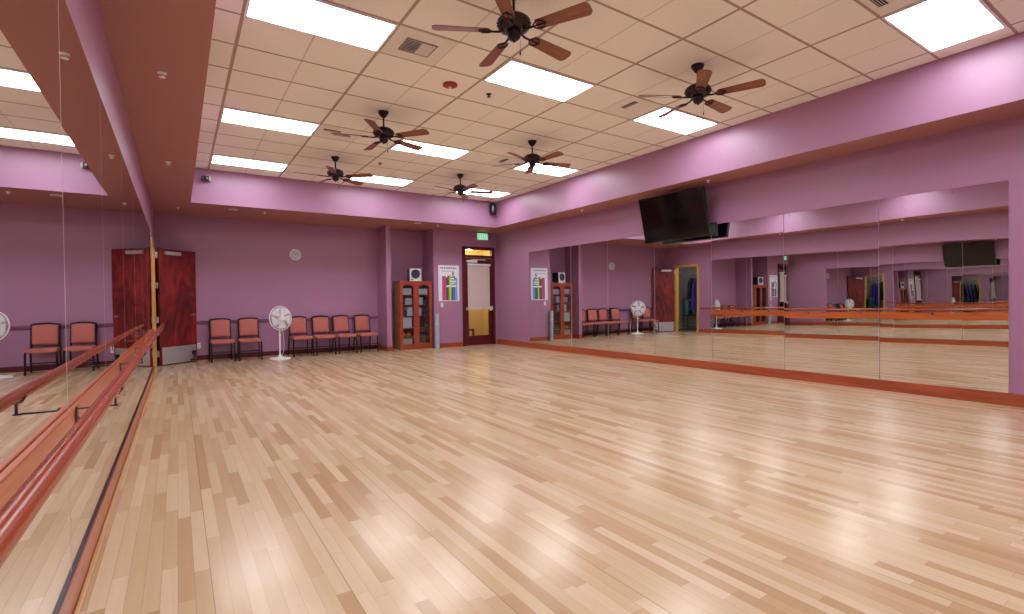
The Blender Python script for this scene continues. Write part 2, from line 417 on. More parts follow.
# ------------------------------------------------------------------ ceiling troffers
def make_light(loc, label):
    t = thing('ceiling_light', label, 'ceiling light', loc, 0, 'recessed fluorescent ceiling lights')
    w, h = 2 * T - .02, T - .02
    f = MB()
    for a in ((-w / 2, w / 2, -h / 2, -h / 2 + .022), (-w / 2, w / 2, h / 2 - .022, h / 2), (-w / 2, -w / 2 + .022, -h / 2 + .022, h / 2 - .022), (w / 2 - .022, w / 2, -h / 2 + .022, h / 2 - .022)):
        f.box(a[0], a[1], a[2], a[3], -.016, 0)
    f.build('frame', M['white'], t, bevel=.002)
    MB().box(-w / 2 + .022, w / 2 - .022, -h / 2 + .022, h / 2 - .022, -.008, -.001).build('diffuser', M['lens'], t)
    return t
rowy = {'near': GY - 5.5 * T, 'front': GY - .5 * T, 'mid': GY + 4.5 * T, 'back': GY + 8.5 * T, 'behind': GY - 10.5 * T}
lab = {('near', 0): 'recessed light above the left half, out of view near the camera', ('near', 1): 'recessed light in the middle of the ceiling, out of view near the camera',
       ('near', 2): 'big white recessed light nearest the camera at the upper right by the right soffit',
       ('front', 0): 'streaked white recessed light at top left, nearest of the left row', ('front', 1): 'white recessed light just below the nearest ceiling fan, centre row',
       ('front', 2): 'white recessed light behind the right hand fan blades beside the right soffit',
       ('mid', 0): 'narrow looking recessed light in the left row, second of three', ('mid', 1): 'recessed light partly behind the blades of the second left fan',
       ('mid', 2): 'recessed light crossed by the blades of the middle right fan', ('back', 0): 'farthest left recessed light, close to the far soffit',
       ('back', 1): 'recessed light behind the farthest left fan near the far soffit', ('back', 2): 'farthest right recessed light behind the smallest looking fan',
       ('behind', 0): 'left recessed light behind the camera', ('behind', 1): 'middle recessed light behind the camera', ('behind', 2): 'right recessed light behind the camera'}
first = None
for (rk, ci), lb in lab.items():
    loc = (GX + (2 * ci + .5) * 2 * T, rowy[rk], H)
    if rk == 'behind' and loc[1] < YF + .95: loc = (loc[0], YF + 1.0, H)
    if first is None: first = make_light(loc, lb)
    else: dup(first, lb, loc)

# ------------------------------------------------------------------ ceiling fans
def make_fan(loc, label):
    t = thing('ceiling_fan', label, 'ceiling fan', loc, 0, 'five bladed ceiling fans')   # origin at the ceiling, motor below
    MB().lathe([(0, 0), (.07, 0), (.07, -.012), (.055, -.04), (.028, -.075), (.018, -.08), (0, -.08)]).build('canopy', M['bronze'], t, smooth=True)
    MB().lathe([(0, -.07), (.011, -.07), (.011, -.19), (.02, -.195), (.026, -.215), (0, -.215)], 14).build('downrod', M['bronze'], t, smooth=True)
    mb = MB().lathe([(0, -.205), (.03, -.205), (.06, -.214), (.1, -.228), (.128, -.25), (.136, -.262), (.130, -.268), (.137, -.276), (.137, -.296), (.128, -.304), (.132, -.31), (.118, -.328), (.085, -.338), (0, -.338)], 36)
    for k in range(18):
        a = 2 * PI * k / 18; mb.lathe([(0, -.012), (.009, -.006), (.011, 0), (.009, .006), (0, .012)], 8, Matrix.Translation((.134 * math.cos(a), .134 * math.sin(a), -.286)))
    mb.build('motor_housing', M['bronze'], t, smooth=True)
    MB().lathe([(0, -.335), (.052, -.335), (.058, -.345), (.058, -.378), (.05, -.39), (.046, -.402), (.03, -.415), (.012, -.42), (.01, -.43), (0, -.432)], 24).build('switch_housing', M['bronze'], t, smooth=True)
    mb = MB().tube([(.05, 0, -.38), (.056, 0, -.4), (.056, 0, -.52)], .0016, 5)
    mb.lathe([(0, .0), (.006, -.008), (.007, -.024), (.004, -.032), (0, -.034)], 10, Matrix.Translation((.056, 0, -.518)))
    mb.build('pull_chain', M['bronze'], t)
    for k in range(5):
        a = 2 * PI * k / 5
        R = Matrix.Rotation(a, 4, 'Z') @ Matrix.Translation((0, 0, -.345)) @ Matrix.Rotation(math.radians(-13), 4, 'X')
        prof = [(.215, -.052), (.63, -.069), (.648, -.062), (.668, -.035), (.668, .035), (.648, .062), (.63, .069), (.215, .052), (.203, .036), (.203, -.036)]
        b = MB().prism(prof, .006).build('blade', M['blade'], t, bevel=.0015)
        b.matrix_local = R
        ar = MB()
        ar.tube([(.085, 0, .012), (.12, 0, -.004), (.16, 0, -.006), (.19, 0, -.005)], [.011, .010, .009, .008], 8)
        for sy in (-1, 1):
            ar.tube([(.175, 0, -.005), (.20, sy * .03, -.005), (.235, sy * .044, -.005), (.265, sy * .036, -.005), (.285, 0, -.005)], .0065, 6)
        ar.tube([(.18, 0, -.005), (.25, 0, -.005), (.292, 0, -.005)], .006, 6)
        for px, py in ((.235, .042), (.235, -.042), (.285, 0)): ar.cyl((px, py, -.009), .008, .009, 'z', 10)
        c = ar.build('blade_bracket', M['bronze'], t, smooth=True); c.matrix_local = R
    return t
fans = [((2.72, 3.43, H), -63, 'nearest ceiling fan with brown blades at the top centre of the ceiling'),
        ((5.17, 3.46, H), -66, 'nearer right hand ceiling fan in front of the light by the right soffit'),
        ((2.72, 6.56, H), -53, 'second fan of the left row, over the narrow ceiling vent'),
        ((2.72, 9.03, H), -40, 'farthest fan of the left row, close to the far soffit'),
        ((5.15, 6.52, H), -85, 'middle fan of the right row, in front of a lit panel'),
        ((5.15, 8.98, H), -20, 'farthest fan of the right row, smallest looking of the six')]
f0 = make_fan(fans[0][0], fans[0][2]); f0.rotation_euler.z = math.radians(fans[0][1])
for l, a, lb in fans[1:]: dup(f0, lb, l, math.radians(a))

# ------------------------------------------------------------------ ceiling fittings
def vent(loc, label, w=.32, d=.26, half=True):
    t = thing('ceiling_vent', label, 'air vent', loc, 0, 'air grilles in the tile ceiling')
    MB().box(-T / 2 + .015, T / 2 - .015, -T / 2 + .015, T / 2 - .015, -.006, 0, .001).build('panel', M['ventpanel'], t)
    f = MB()
    for a in ((-w / 2, w / 2, -d / 2, -d / 2 + .014), (-w / 2, w / 2, d / 2 - .014, d / 2), (-w / 2, -w / 2 + .014, -d / 2, d / 2), (w / 2 - .014, w / 2, -d / 2, d / 2), (-.005, .005, -d / 2, d / 2)):
        f.box(*a, -.016, -.006)
    f.build('grille_frame', mat('grille_frame_grey', (150, 140, 134), .5), t)
    MB().box(-w / 2 + .014, 0 if half else w / 2 - .014, -d / 2 + .014, d / 2 - .014, -.009, -.006).build('duct_opening', M['duct_dark'], t)
    for sgn in (0, 1):
        s_ = MB()
        for k in range(9):
            y = -d / 2 + .025 + k * (d - .05) / 8
            x0, x1 = (-w / 2 + .014, -.005) if sgn == 0 else (.005, w / 2 - .014)
            s_.box(x0, x1, y - (.0025 if sgn == 0 else .012), y + (.0025 if sgn == 0 else .012), -.014, -.010)
        s_.build('louvre', M['lightgrey'], t)
    return t
v0 = vent((GX + 2.5 * T, GY - .5 * T, H), 'square grille, half dark, beside the streaked light at top left')
v0.location = (2.427, 4.711, H)
def slot_vent(loc, label, slots, along_y):
    t = thing('ceiling_vent', label, 'air vent', loc, 0, 'air grilles in the tile ceiling')
    MB().box(-T / 2 + .015, T / 2 - .015, -T / 2 + .015, T / 2 - .015, -.004, 0, .001).build('panel', M['ventpanel'], t)
    for (cx, cy) in slots:
        a, b_ = (.035, .12) if along_y else (.12, .035)
        MB().box(cx - a, cx + a, cy - b_, cy + b_, -.010, -.004, .001).build('duct_opening', M['duct_dark'], t)
        s_ = MB()
        for j in range(3):
            k = -.02 + j * .02
            if along_y: s_.box(cx + k - .002, cx + k + .002, cy - b_, cy + b_, -.013, -.009)
            else: s_.box(cx - a, cx + a, cy + k - .002, cy + k + .002, -.013, -.009)
        s_.build('louvre', M['lightgrey'], t)
    return t
slot_vent((2.427, 7.759, H), 'double slot vent left of the second left row fan', [(-.1, -.1), (.08, .03)], False)
slot_vent((5.475, 4.711, H), 'single slot vent just left of the light by the right soffit', [(-.12, -.08)], True)
slot_vent((5.475, 7.759, H), 'small slot vent left of the middle right row fan', [(-.12, -.08)], True)
slot_vent((5.475, 1.663, H), 'vent cut by the top edge beside the nearest right light', [(-.02, .2)], False)
t = thing('fire_alarm', 'round red fire alarm on the beige ceiling tile', 'alarm', (3.09, 5.32, H))
MB().lathe([(0, 0), (.085, 0), (.088, -.006), (.085, -.018), (.06, -.03), (.045, -.032), (0, -.032)]).build('housing', M['red'], t, smooth=True)
MB().lathe([(0, -.03), (.02, -.03), (.018, -.046), (0, -.05)], 16).build('strobe_lens', M['white'], t, smooth=True)
def sprinkler(loc, label, m, g):
    t = thing('sprinkler_head', label, 'sprinkler', loc, 0, g)
    MB().lathe([(0, 0), (.034, 0), (.034, -.004), (.02, -.01), (0, -.01)], 18).build('escutcheon', m, t, smooth=True)
    b = MB().cyl((0, 0, -.022), .012, .015, 'z', 10).cyl((0, 0, -.036), .024, .003, 'z', 14)
    for s_ in (-1, 1): b.tube([(0, s_ * .011, -.016), (0, s_ * .018, -.026), (0, s_ * .012, -.036)], .003, 6)
    b.build('deflector', m, t)
    return t
g1 = 'dark sprinkler heads in the tile ceiling'; g2 = 'chrome sprinkler heads under the soffits'
a0 = sprinkler((3.62, 5.32, H), 'dark sprinkler head right of the red alarm', M['blackmetal'], g1)
dup(a0, 'dark sprinkler head below the second left row fan', (3.51, 9.0, H))
a1 = sprinkler((.31, 5.01, SZ), 'chrome sprinkler head nearest the camera under the left soffit', M['white'], g2)
for p, lb in (((.31, 8.08, SZ), 'chrome sprinkler head farther along under the left soffit'), ((1.91, 11.47, SZ), 'sprinkler head under the far soffit above the clock'),
              ((5.77, 11.36, SZ), 'sprinkler head under the far soffit above the poster'), ((7.52, 8.01, SZ), 'sprinkler head under the right soffit left of the television'),
              ((7.52, 4.98, SZ), 'sprinkler head under the right soffit right of the television'), ((.42, 11.7, SZ), 'sprinkler head in the dark corner above the wooden door')):
    dup(a1, lb, p)
def downlight(loc, label):
    t = thing('recessed_downlight', label, 'ceiling light', loc, 0, 'small round recessed lights under the far soffit')
    MB().lathe([(.062, 0), (.085, 0), (.086, -.005), (.062, -.006), (.062, 0)], 28).build('trim_ring', M['white'], t, smooth=True)
    MB().lathe([(0, -.001), (.062, -.001), (.062, -.003), (0, -.003)], 28).build('lens', M['shade'], t)
    return t
d0 = downlight((1.34, 11.46, SZ), 'round recessed light under the far soffit near the wooden door')
dup(d0, 'round recessed light under the far soffit above the bookcase', (5.22, 11.32, SZ))
# small camera / speaker boxes on the far soffit face
t = thing('security_camera', 'small black camera at the left end of the far soffit face', 'camera', (.86, SY, 3.56))
MB().box(-.02, .02, -.03, 0, -.02, .02, .003).build('mount', M['blackmetal'], t)
MB().box(-.07, .05, -.12, -.03, -.045, .045, .008).build('body', M['black'], t)
MB().box(.05, .075, -.11, -.04, -.04, .04, .004).build('side_cap', M['lightgrey'], t)
MB().lathe([(0, 0), (.028, 0), (.03, .01), (0, .012)], 20, Matrix.Translation((-.005, -.12, 0)) @ Matrix.Rotation(PI, 4, 'Z'), 'y').build('lens', M['screen'], t, smooth=True)
t = thing('wall_speaker', 'black oval speaker hanging in the far right corner of the soffit', 'speaker', (7.11, SY, 3.55))
MB().lathe([(0, -.15), (.05, -.145), (.078, -.12), (.085, -.06), (.085, .06), (.078, .12), (.05, .145), (0, .15)], 24, Matrix.Translation((0, -.1, 0))).build('cabinet', M['black'], t, smooth=True)
MB().lathe([(0, -.08), (.045, -.075), (.05, 0), (.045, .075), (0, .08)], 20, Matrix.Translation((-.02, -.15, 0))).build('grille', M['darkmetal'], t, smooth=True)
MB().box(-.02, .02, -.04, 0, -.05, .05, .003).build('mount', M['blackmetal'], t)

# ------------------------------------------------------------------ television on the right wall
t = thing('television', 'big black flat screen television tilted down over the right mirror', 'television', (W, 5.70, 2.63))
TILT = Matrix.Translation((-.33, 0, 0)) @ Matrix.Rotation(math.radians(-13), 4, 'Y')
def tl(o): o.matrix_local = TILT; return o
tl(MB().box(-.028, .028, -.675, .675, -.405, .405, .006).build('bezel', M['black'], t))
tl(MB().box(-.031, -.027, -.66, .66, -.385, .392, .001).build('screen', M['screen'], t))
tl(MB().box(.028, .075, -.42, .42, -.25, .25, .012).build('rear_housing', M['black'], t))
b = MB().box(-.02, 0, -.2, .2, -.2, .2, .003)
for s_ in (-.14, .14):
    b.box(-.33, -.01, s_ - .02, s_ + .02, .1, .13, .002).box(-.26, -.01, s_ - .02, s_ + .02, -.13, -.1, .002)
b.build('wall_mount', M['blackmetal'], t)
b = MB().box(-.34, -.27, -.07, .07, SZ - 2.63 - .012, SZ - 2.63, .002).tube([(-.305, 0, SZ - 2.63 - .01), (-.305, 0, .35)], .02, 12)
b.build('ceiling_bracket', M['chrome'], t, smooth=True)
t = thing('wall_receiver', 'small black finned box on the wall beside the television', 'electronic box', (W, 5.13, 2.36))
MB().box(-.045, 0, -.065, .065, -.11, .11, .006).build('casing', M['black'], t)
b = MB()
for k in range(5): b.box(-.051, -.044, -.055 + k * .023, -.045 + k * .023, -.09, .09, .001)
b.build('fins', mat('grey_teal_plastic', (96, 124, 128), .4), t)

# ------------------------------------------------------------------ clock, switch, outlet
t = thing('wall_clock', 'round white wall clock above the stand fan', 'clock', (2.71, D1, 2.36))
MB().lathe([(0, 0), (.13, 0), (.133, .01), (.13, .028), (.118, .034), (.112, .026), (.112, .02), (0, .02)], 40, Matrix.Rotation(PI, 4, 'Z'), 'y').build('frame', M['white'], t, smooth=True)
MB().lathe([(0, .0205), (.111, .0205), (.111, .022), (0, .022)], 40, Matrix.Rotation(PI, 4, 'Z'), 'y').build('dial', mat('clock_dial', (206, 214, 218), .5), t)
b = MB()
for k in range(12):
    a = k * PI / 6; b.box(-.003, .003, -.0245, -.0222, .085, .103, 0, Matrix.Rotation(a, 4, 'Y'))
b.build('hour_marks', M['darkmetal'], t)
MB().box(-.004, .004, -.0265, -.0245, -.01, .055, .0, Matrix.Rotation(1.0, 4, 'Y')).box(-.003, .003, -.0285, -.0265, -.012, .085, 0, Matrix.Rotation(-.5, 4, 'Y')).build('hands', M['blackmetal'], t)
def plate(name, x, y, z, label, cat, sw):
    t = thing(name, label, cat, (x, y, z))
    MB().box(-.037, .037, -.007, 0, -.06, .06, .003).build('cover_plate', M['white'], t)
    if sw: MB().box(-.016, .016, -.012, -.006, -.032, .032, .002).build('rocker', M['white'], t)
    else:
        MB().box(-.018, .018, -.009, -.006, .008, .04, .002).box(-.018, .018, -.009, -.006, -.04, -.008, .002).build('sockets', M['lightgrey'], t)
plate('light_switch', 6.17, D, 1.12, 'white light switch below the poster', 'switch', True)
plate('power_outlet', .74, D1, .33, 'white power outlet low on the wall beside the wooden door', 'outlet', False)

# ------------------------------------------------------------------ poster
t = thing('class_poster', 'white framed schedule poster with pink, green and blue vertical bands', 'poster', (6.375, D - .004, 1.695))
MB().box(-.305, .305, -.012, 0, -.475, .475, .002).build('backing', mat('poster_paper', (236, 236, 250), .25, var=.03), t)
def strip(name, x0, x1, z0, z1, c, y=-.0135): MB().box(x0, x1, y, -.012, z0, z1).build(name, mat('poster_' + name, c, .25), t)
strip('pink_band', -.2, -.09, -.45, .19, (196, 84, 138))
strip('dark_band', -.085, -.045, -.45, .15, (62, 60, 78))
strip('olive_band', -.045, .01, -.45, .20, (112, 128, 62))
strip('lime_band', .01, .065, -.45, .22, (196, 222, 84))
strip('teal_band', .065, .115, -.45, .17, (52, 96, 128))
strip('blue_band', .115, .185, -.45, .19, (78, 128, 196))
strip('pale_blue_band', .19, .245, -.45, .15, (138, 172, 222))
b = MB()
random.seed(3)
for z0, x0, x1 in ((-.1, -.08, .21), (-.03, .05, .16), (.03, .04, .2), (.10, .05, .15)):
    b.box(x0, x1, -.0148, -.0135, z0, z0 + .045)
b.build('text_block', mat('poster_text_block', (218, 238, 240), .3), t)
b = MB()
for k in range(9): b.box(-.25 + k * .052, -.25 + k * .052 + .034, -.0142, -.012, .385, .42)
for k in range(5): b.box(-.22 + k * .08, -.22 + k * .08 + .05, -.0142, -.012, .31, .325)
b.lathe([(0, 0), (.03, 0), (.03, .002), (0, .002)], 16, Matrix.Translation((.12, -.0142, .27)), 'y')
b.box(.1, .14, -.0142, -.012, .2, .26)
b.build('header_text', mat('poster_ink', (92, 96, 130), .5), t)

# ------------------------------------------------------------------ exit sign
t = thing('exit_sign', 'lit green exit sign under the soffit above the glass door', 'exit sign', (7.4, D - .03, 3.0))
MB().box(-.18, .18, -.03, .03, -.115, .085, .004).build('housing', mat('sign_housing', (150, 190, 176), .4), t)
MB().box(-.07, .07, -.04, .03, .085, SZ - 3.0).build('canopy', mat('sign_canopy', (60, 120, 105), .4), t)
MB().box(-.165, .165, -.033, -.029, -.1, .07).build('face', emit('sign_face_glow', (190, 225, 208), .45), t)
b = MB(); LW, LH, ST = .058, .115, .015
def letter(ch, x):
    y0, y1, z = -.037, -.032, -.065
    bx = lambda a, c, d, e: b.box(x + a, x + c, y0, y1, z + d, z + e)
    if ch == 'E': bx(0, ST, 0, LH); bx(ST, LW, 0, ST); bx(ST, LW * .9, LH / 2 - ST / 2, LH / 2 + ST / 2); bx(ST, LW, LH - ST, LH)
    if ch == 'I': bx(0, ST, 0, LH)
    if ch == 'T': bx(LW / 2 - ST / 2, LW / 2 + ST / 2, 0, LH - ST); bx(0, LW, LH - ST, LH)
    if ch == 'X':
        for sg in (-1, 1):
            b.prism([(-ST / 2, -LH * .56), (ST / 2, -LH * .56), (ST / 2, LH * .56), (-ST / 2, LH * .56)], .005,
                    Matrix.Translation((x + LW / 2, y1, z + LH / 2)) @ Matrix.Rotation(PI / 2, 4, 'X') @ Matrix.Rotation(sg * .44, 4, 'Z'))
letter('E', -.142); letter('X', -.062); letter('I', .022); letter('T', .062)
b.build('lettering', emit('green_exit_glow', (30, 205, 120), 1.1), t)

# ------------------------------------------------------------------ glass exit door (door_1)
dr = thing('door_1', 'dark red framed glass door with cream roller shade and transom', None, (DX0, D, 0)); dr['kind'] = 'structure'
DW = DX1 - DX0
b = MB().box(0, .09, -.03, .1, 0, DH).box(DW - .09, DW, -.03, .1, 0, DH).box(.09, DW - .09, -.03, .1, DH - .08, DH).box(.09, DW - .09, -.03, .1, 2.40, 2.47)
b.build('door_frame', M['darkred'], dr, bevel=.004)
MB().box(.09, DW - .09, .03, .036, 2.47, DH - .08).build('transom_pane', M['glass'], dr)
x0, x1 = .095, DW - .095
b = MB().box(x0, x0 + .095, .0, .045, .005, 2.395).box(x1 - .095, x1, .0, .045, .005, 2.395).box(x0 + .095, x1 - .095, .0, .045, 2.22, 2.395).box(x0 + .095, x1 - .095, .0, .045, .005, .27)
lf = b.build('door_leaf', M['darkred'], dr, bevel=.003)
MB().box(x0 + .095, x1 - .095, .02, .026, .27, 2.22).build('pane', M['glass'], lf)
MB().box(x0 + .03, x0 + .35, -.06, -.001, 2.265, 2.33, .006).box(x0 + .15, x0 + .6, -.075, -.06, 2.335, 2.35).build('door_closer', M['white'], dr)
sh = MB().box(x0 + .07, x1 - .07, -.012, -.009, 1.02, 2.2).build('roller_shade', M['shade'], dr)
MB().tube([(x0 + .06, -.03, 2.21), (x1 - .06, -.03, 2.21)], .028, 14).build('shade_roller', M['white'], sh, smooth=True)
MB().box(x0 + .01, x1 - .01, -.06, -.025, .985, 1.035, .008).box(x0 + .01, x0 + .07, -.06, -.0, .97, 1.05, .004).box(x1 - .08, x1 - .005, -.07, 0, .94, 1.07, .006).build('push_bar', M['lightgrey'], dr)
MB().box(x1 - .06, x1 - .02, -.09, -.07, .9, .96, .006).build('door_handle', M['blackmetal'], dr)
# hallway behind the glass
b = MB().box(6.1, 8.8, D + 2.2, D + 2.3, 0, 3).box(6.1, 6.2, D1, D + 2.2, 0, 3).box(8.7, 8.8, D + .1, D + 2.2, 0, 3)
struct('wall_hallway', b, M['yellow'], label='yellow painted hallway wall behind the glass door')
struct('floor_hallway', MB().box(6.05, 8.8, D1 - .6, D + 2.3, -.1, -.002), mat('hall_carpet', (120, 96, 80), .9), label='brown hallway floor behind the glass door')
struct('ceiling_hallway', MB().box(6.05, 8.8, D + .1, D + 2.3, 3.0, 3.1), M['greywall'], label='hallway ceiling')
t = thing('hall_bench', 'low dark red bench seen through the bottom of the glass door', 'bench', (7.35, D + 1.1, 0))
MB().box(-.5, .3, -.2, .2, .34, .40, .008).build('seat', M['darkred'], t)
MB().box(-.5, -.05, -.2, .2, .40, .47, .02).build('cushion', M['darkred'], t)
for sx in (-.47, .27):
    for sy in (-.17, .17): MB().box(sx - .025, sx + .025, sy - .025, sy + .025, 0, .34).build('leg', M['darkred'], t)
MB().box(-.5, .3, .13, .15, .04, .34).build('front_panel', M['darkred'], t)

# ------------------------------------------------------------------ wooden door opened against the far wall (door_2)
dr = thing('door_2', 'reddish cherry wood door with steel kick plate standing open in the far left corner', None, (0.0, OP1, 0)); dr['kind'] = 'structure'
# oak casing round the opening (local y from -(OP1-OP0) to 0)
oy0 = OP0 - OP1
b = MB().box(-.16, .022, oy0 - .055, oy0 + .018, 0, OPH + .075).box(-.16, .022, -.018, .055, 0, OPH + .075).box(-.16, .022, oy0 + .018, -.018, OPH, OPH + .075)
b.build('door_frame', M['oak'], dr, bevel=.003)
hx, hy = .075, .0
lx, ly = .675, 12.62 - OP1
ang = math.atan2(ly - hy, lx - hx); LWd = .82
LM = Matrix.Translation((hx, hy, 0)) @ Matrix.Rotation(ang, 4, 'Z')
leaf = MB().box(0, LWd, -.022, .022, .012, 2.33, .002).build('door_leaf', M['leaf'], dr); leaf.matrix_local = LM
def onleaf(o, par=None):
    o.parent = dr; o.matrix_local = LM; return o
onleaf(MB().box(.03, LWd - .03, -.0245, -.0222, .03, .37, .0005).build('kick_plate', M['steel'], dr))
onleaf(MB().box(.10, .44, -.082, -.0225, 2.215, 2.285, .006).build('door_closer', M['steel'], dr))
onleaf(MB().tube([(.16, -.055, 2.29), (.02, -.09, 2.315), (-.08, -.06, 2.34)], .008, 8).build('closer_arm', M['darkmetal'], dr))
b = MB().cyl((LWd - .075, -.0225, 1.0), .03, .008, 'y', 20)
b = MB().lathe([(0, 0), (.03, 0), (.03, .008), (0, .008)], 20, Matrix.Translation((LWd - .07, -.0225, 1.0)) @ Matrix.Rotation(PI, 4, 'Z'), 'y')
b.tube([(LWd - .07, -.03, 1.0), (LWd - .07, -.065, 1.0), (LWd - .1, -.07, 1.0), (LWd - .19, -.068, .998)], .009, 8)
onleaf(b.build('door_handle', M['chrome'], dr, smooth=True))
b = MB().box(LWd - .13, LWd - .05, -.05, -.023, .17, .25, .006).tube([(LWd - .09, -.05, .2), (LWd - .1, -.075, .13), (LWd - .14, -.08, .07), (LWd - .2, -.075, .055)], .018, 8).lathe([(0, 0), (.035, 0), (.04, .02), (0, .03)], 14, Matrix.Translation((LWd - .13, -.075, .05)))
onleaf(b.build('door_stop', M['black'], dr, smooth=True))
for z in (.25, .92, 1.6, 2.2):
    MB().tube([(.055, -.012, z - .06), (.055, -.012, z + .06)], .013, 10).box(.024, .06, -.018, -.004, z - .055, z + .055).build('hinge', M['steel'], dr)

# ------------------------------------------------------------------ closet behind the opening
CX = -1.75
b = MB().box(CX - .1, CX, 10.3, 13.2, 0, 2.8).box(CX, -.15, 13.1, 13.2, 0, 2.8).box(CX, -.15, 10.3, 10.4, 0, 2.8)
struct('wall_closet', b, M['greywall'], label='pale grey closet walls seen in the right mirror')
struct('floor_closet', MB().box(CX, -.15, 10.3, 13.2, -.1, 0), M['closetfloor'], label='closet floor')
struct('ceiling_closet', MB().box(CX, -.15, 10.3, 13.2, 2.8, 2.9), M['greywall'], label='closet ceiling')
def garment(x, y, z, w, h, m, label, rz=0):
    t = thing('hanging_garment', label, 'clothing', (x, y, z), rz)
    def fn(u, v):
        a = 2 * PI * u; sh_ = min(1, .35 + v * 3.2)
        ww = w / 2 * (sh_ if v < .22 else 1 + .12 * v) ; dd = .052 * (1 + .25 * v)
        fold = 1 + .13 * math.sin(a * 5 + v * 2) * v
        return Vector((dd * math.cos(a) * fold, ww * math.sin(a) * fold, -v * h))
    MB().grid(fn, 40, 16).build('cloth', m, t, smooth=True)
    MB().tube([(0, 0, -.02), (0, 0, .03), (.02, 0, .055), (0, 0, .075), (-.015, 0, .06)], .003, 6).build('hanger', M['chrome'], t)
    return t
rodz = 2.05
rd = thing('clothes_rail', 'chrome closet rail holding the dark garments', 'clothes rail', (-.95, 12.2, 0))
MB().tube([(0, -1.795, rodz + .055), (0, .895, rodz + .055)], .014, 12).build('pole', M['chrome'], rd, smooth=True)
for y in (-1.79, .89): MB().cyl((0, y - .008, rodz + .055), .03, .016, 'y', 14).build('end_socket', M['chrome'], rd)
gs = [(11.22, .44, 1.1, cloth('maroon_cloth', (70, 24, 36)), 'maroon garment hanging at the near end of the closet rail'),
      (11.40, .42, 1.3, cloth('dark_navy_cloth', (20, 22, 44)), 'dark navy coat between the maroon and black garments'),
      (11.58, .44, 1.0, cloth('black_wool', (24, 24, 32)), 'black long jacket hanging in the closet'),
      (11.76, .42, 1.3, cloth('royal_blue_cloth', (46, 60, 150)), 'royal blue gown hanging in the closet'),
      (11.94, .42, 1.25, cloth('violet_cloth', (72, 58, 150)), 'violet gown hanging beside the blue one in the closet'),
      (12.12, .42, .8, cloth('charcoal_cloth', (40, 40, 48)), 'short charcoal jacket at the far end of the closet rail')]
for y, w, h, m, lb in gs:
    garment(-.95, y, rodz - .045, w, h, m, lb, PI / 2)
t = thing('closet_rack', 'low black rack with green and teal mats in the closet', 'rack', (-1.45, 12.35, 0))
b = MB()
for sy in (-.42, .42):
    for sx in (-.15, .15): b.box(sx - .012, sx + .012, sy - .012, sy + .012, 0, 1.25)
for z in (.12, .55, 1.2): b.box(-.16, .16, -.43, .43, z, z + .02)
b.build('frame', M['blackmetal'], t)
for k, (c, nm) in enumerate((((60, 170, 90), 'bright green'), ((40, 140, 150), 'teal'), ((50, 160, 60), 'leaf green'), ((30, 60, 60), 'dark green'), ((110, 200, 190), 'pale aqua'))):
    m_ = cloth('mat_foam_%s' % nm.replace(' ', '_'), c)
    yy = 12.35 - .32 + k * .16
    r = MB().lathe([(0, 0), (.06, 0), (.066, .01), (.066, .55), (.06, .56), (.025, .56), (.02, .5), (0, .5)], 20).build('rolled_mat', m_, None, smooth=True)
    r.location = (-1.42, yy, .572); tag(r, nm + ' rolled exercise mat upright in the closet rack', 'exercise mat')
lt = bpy.data.lights.new('closet_fill', 'POINT'); lt.energy = 9; lt.shadow_soft_size = .12; lt.color = (1, .95, .9)  # unseen point light added to brighten the closet interior
lo = bpy.data.objects.new('closet_fill', lt); lo.location = (-.5, 10.9, 2.45); COL.objects.link(lo); tag(lo, 'unseen fill light added in the closet', 'lamp')
lt = bpy.data.lights.new('hallway_lamp', 'POINT'); lt.energy = 75; lt.shadow_soft_size = .15; lt.color = (1, .93, .8)
lo = bpy.data.objects.new('hallway_lamp', lt); lo.location = (7.6, D + 1.2, 2.6); COL.objects.link(lo); tag(lo, 'hallway bulb light behind glass door', 'lamp')

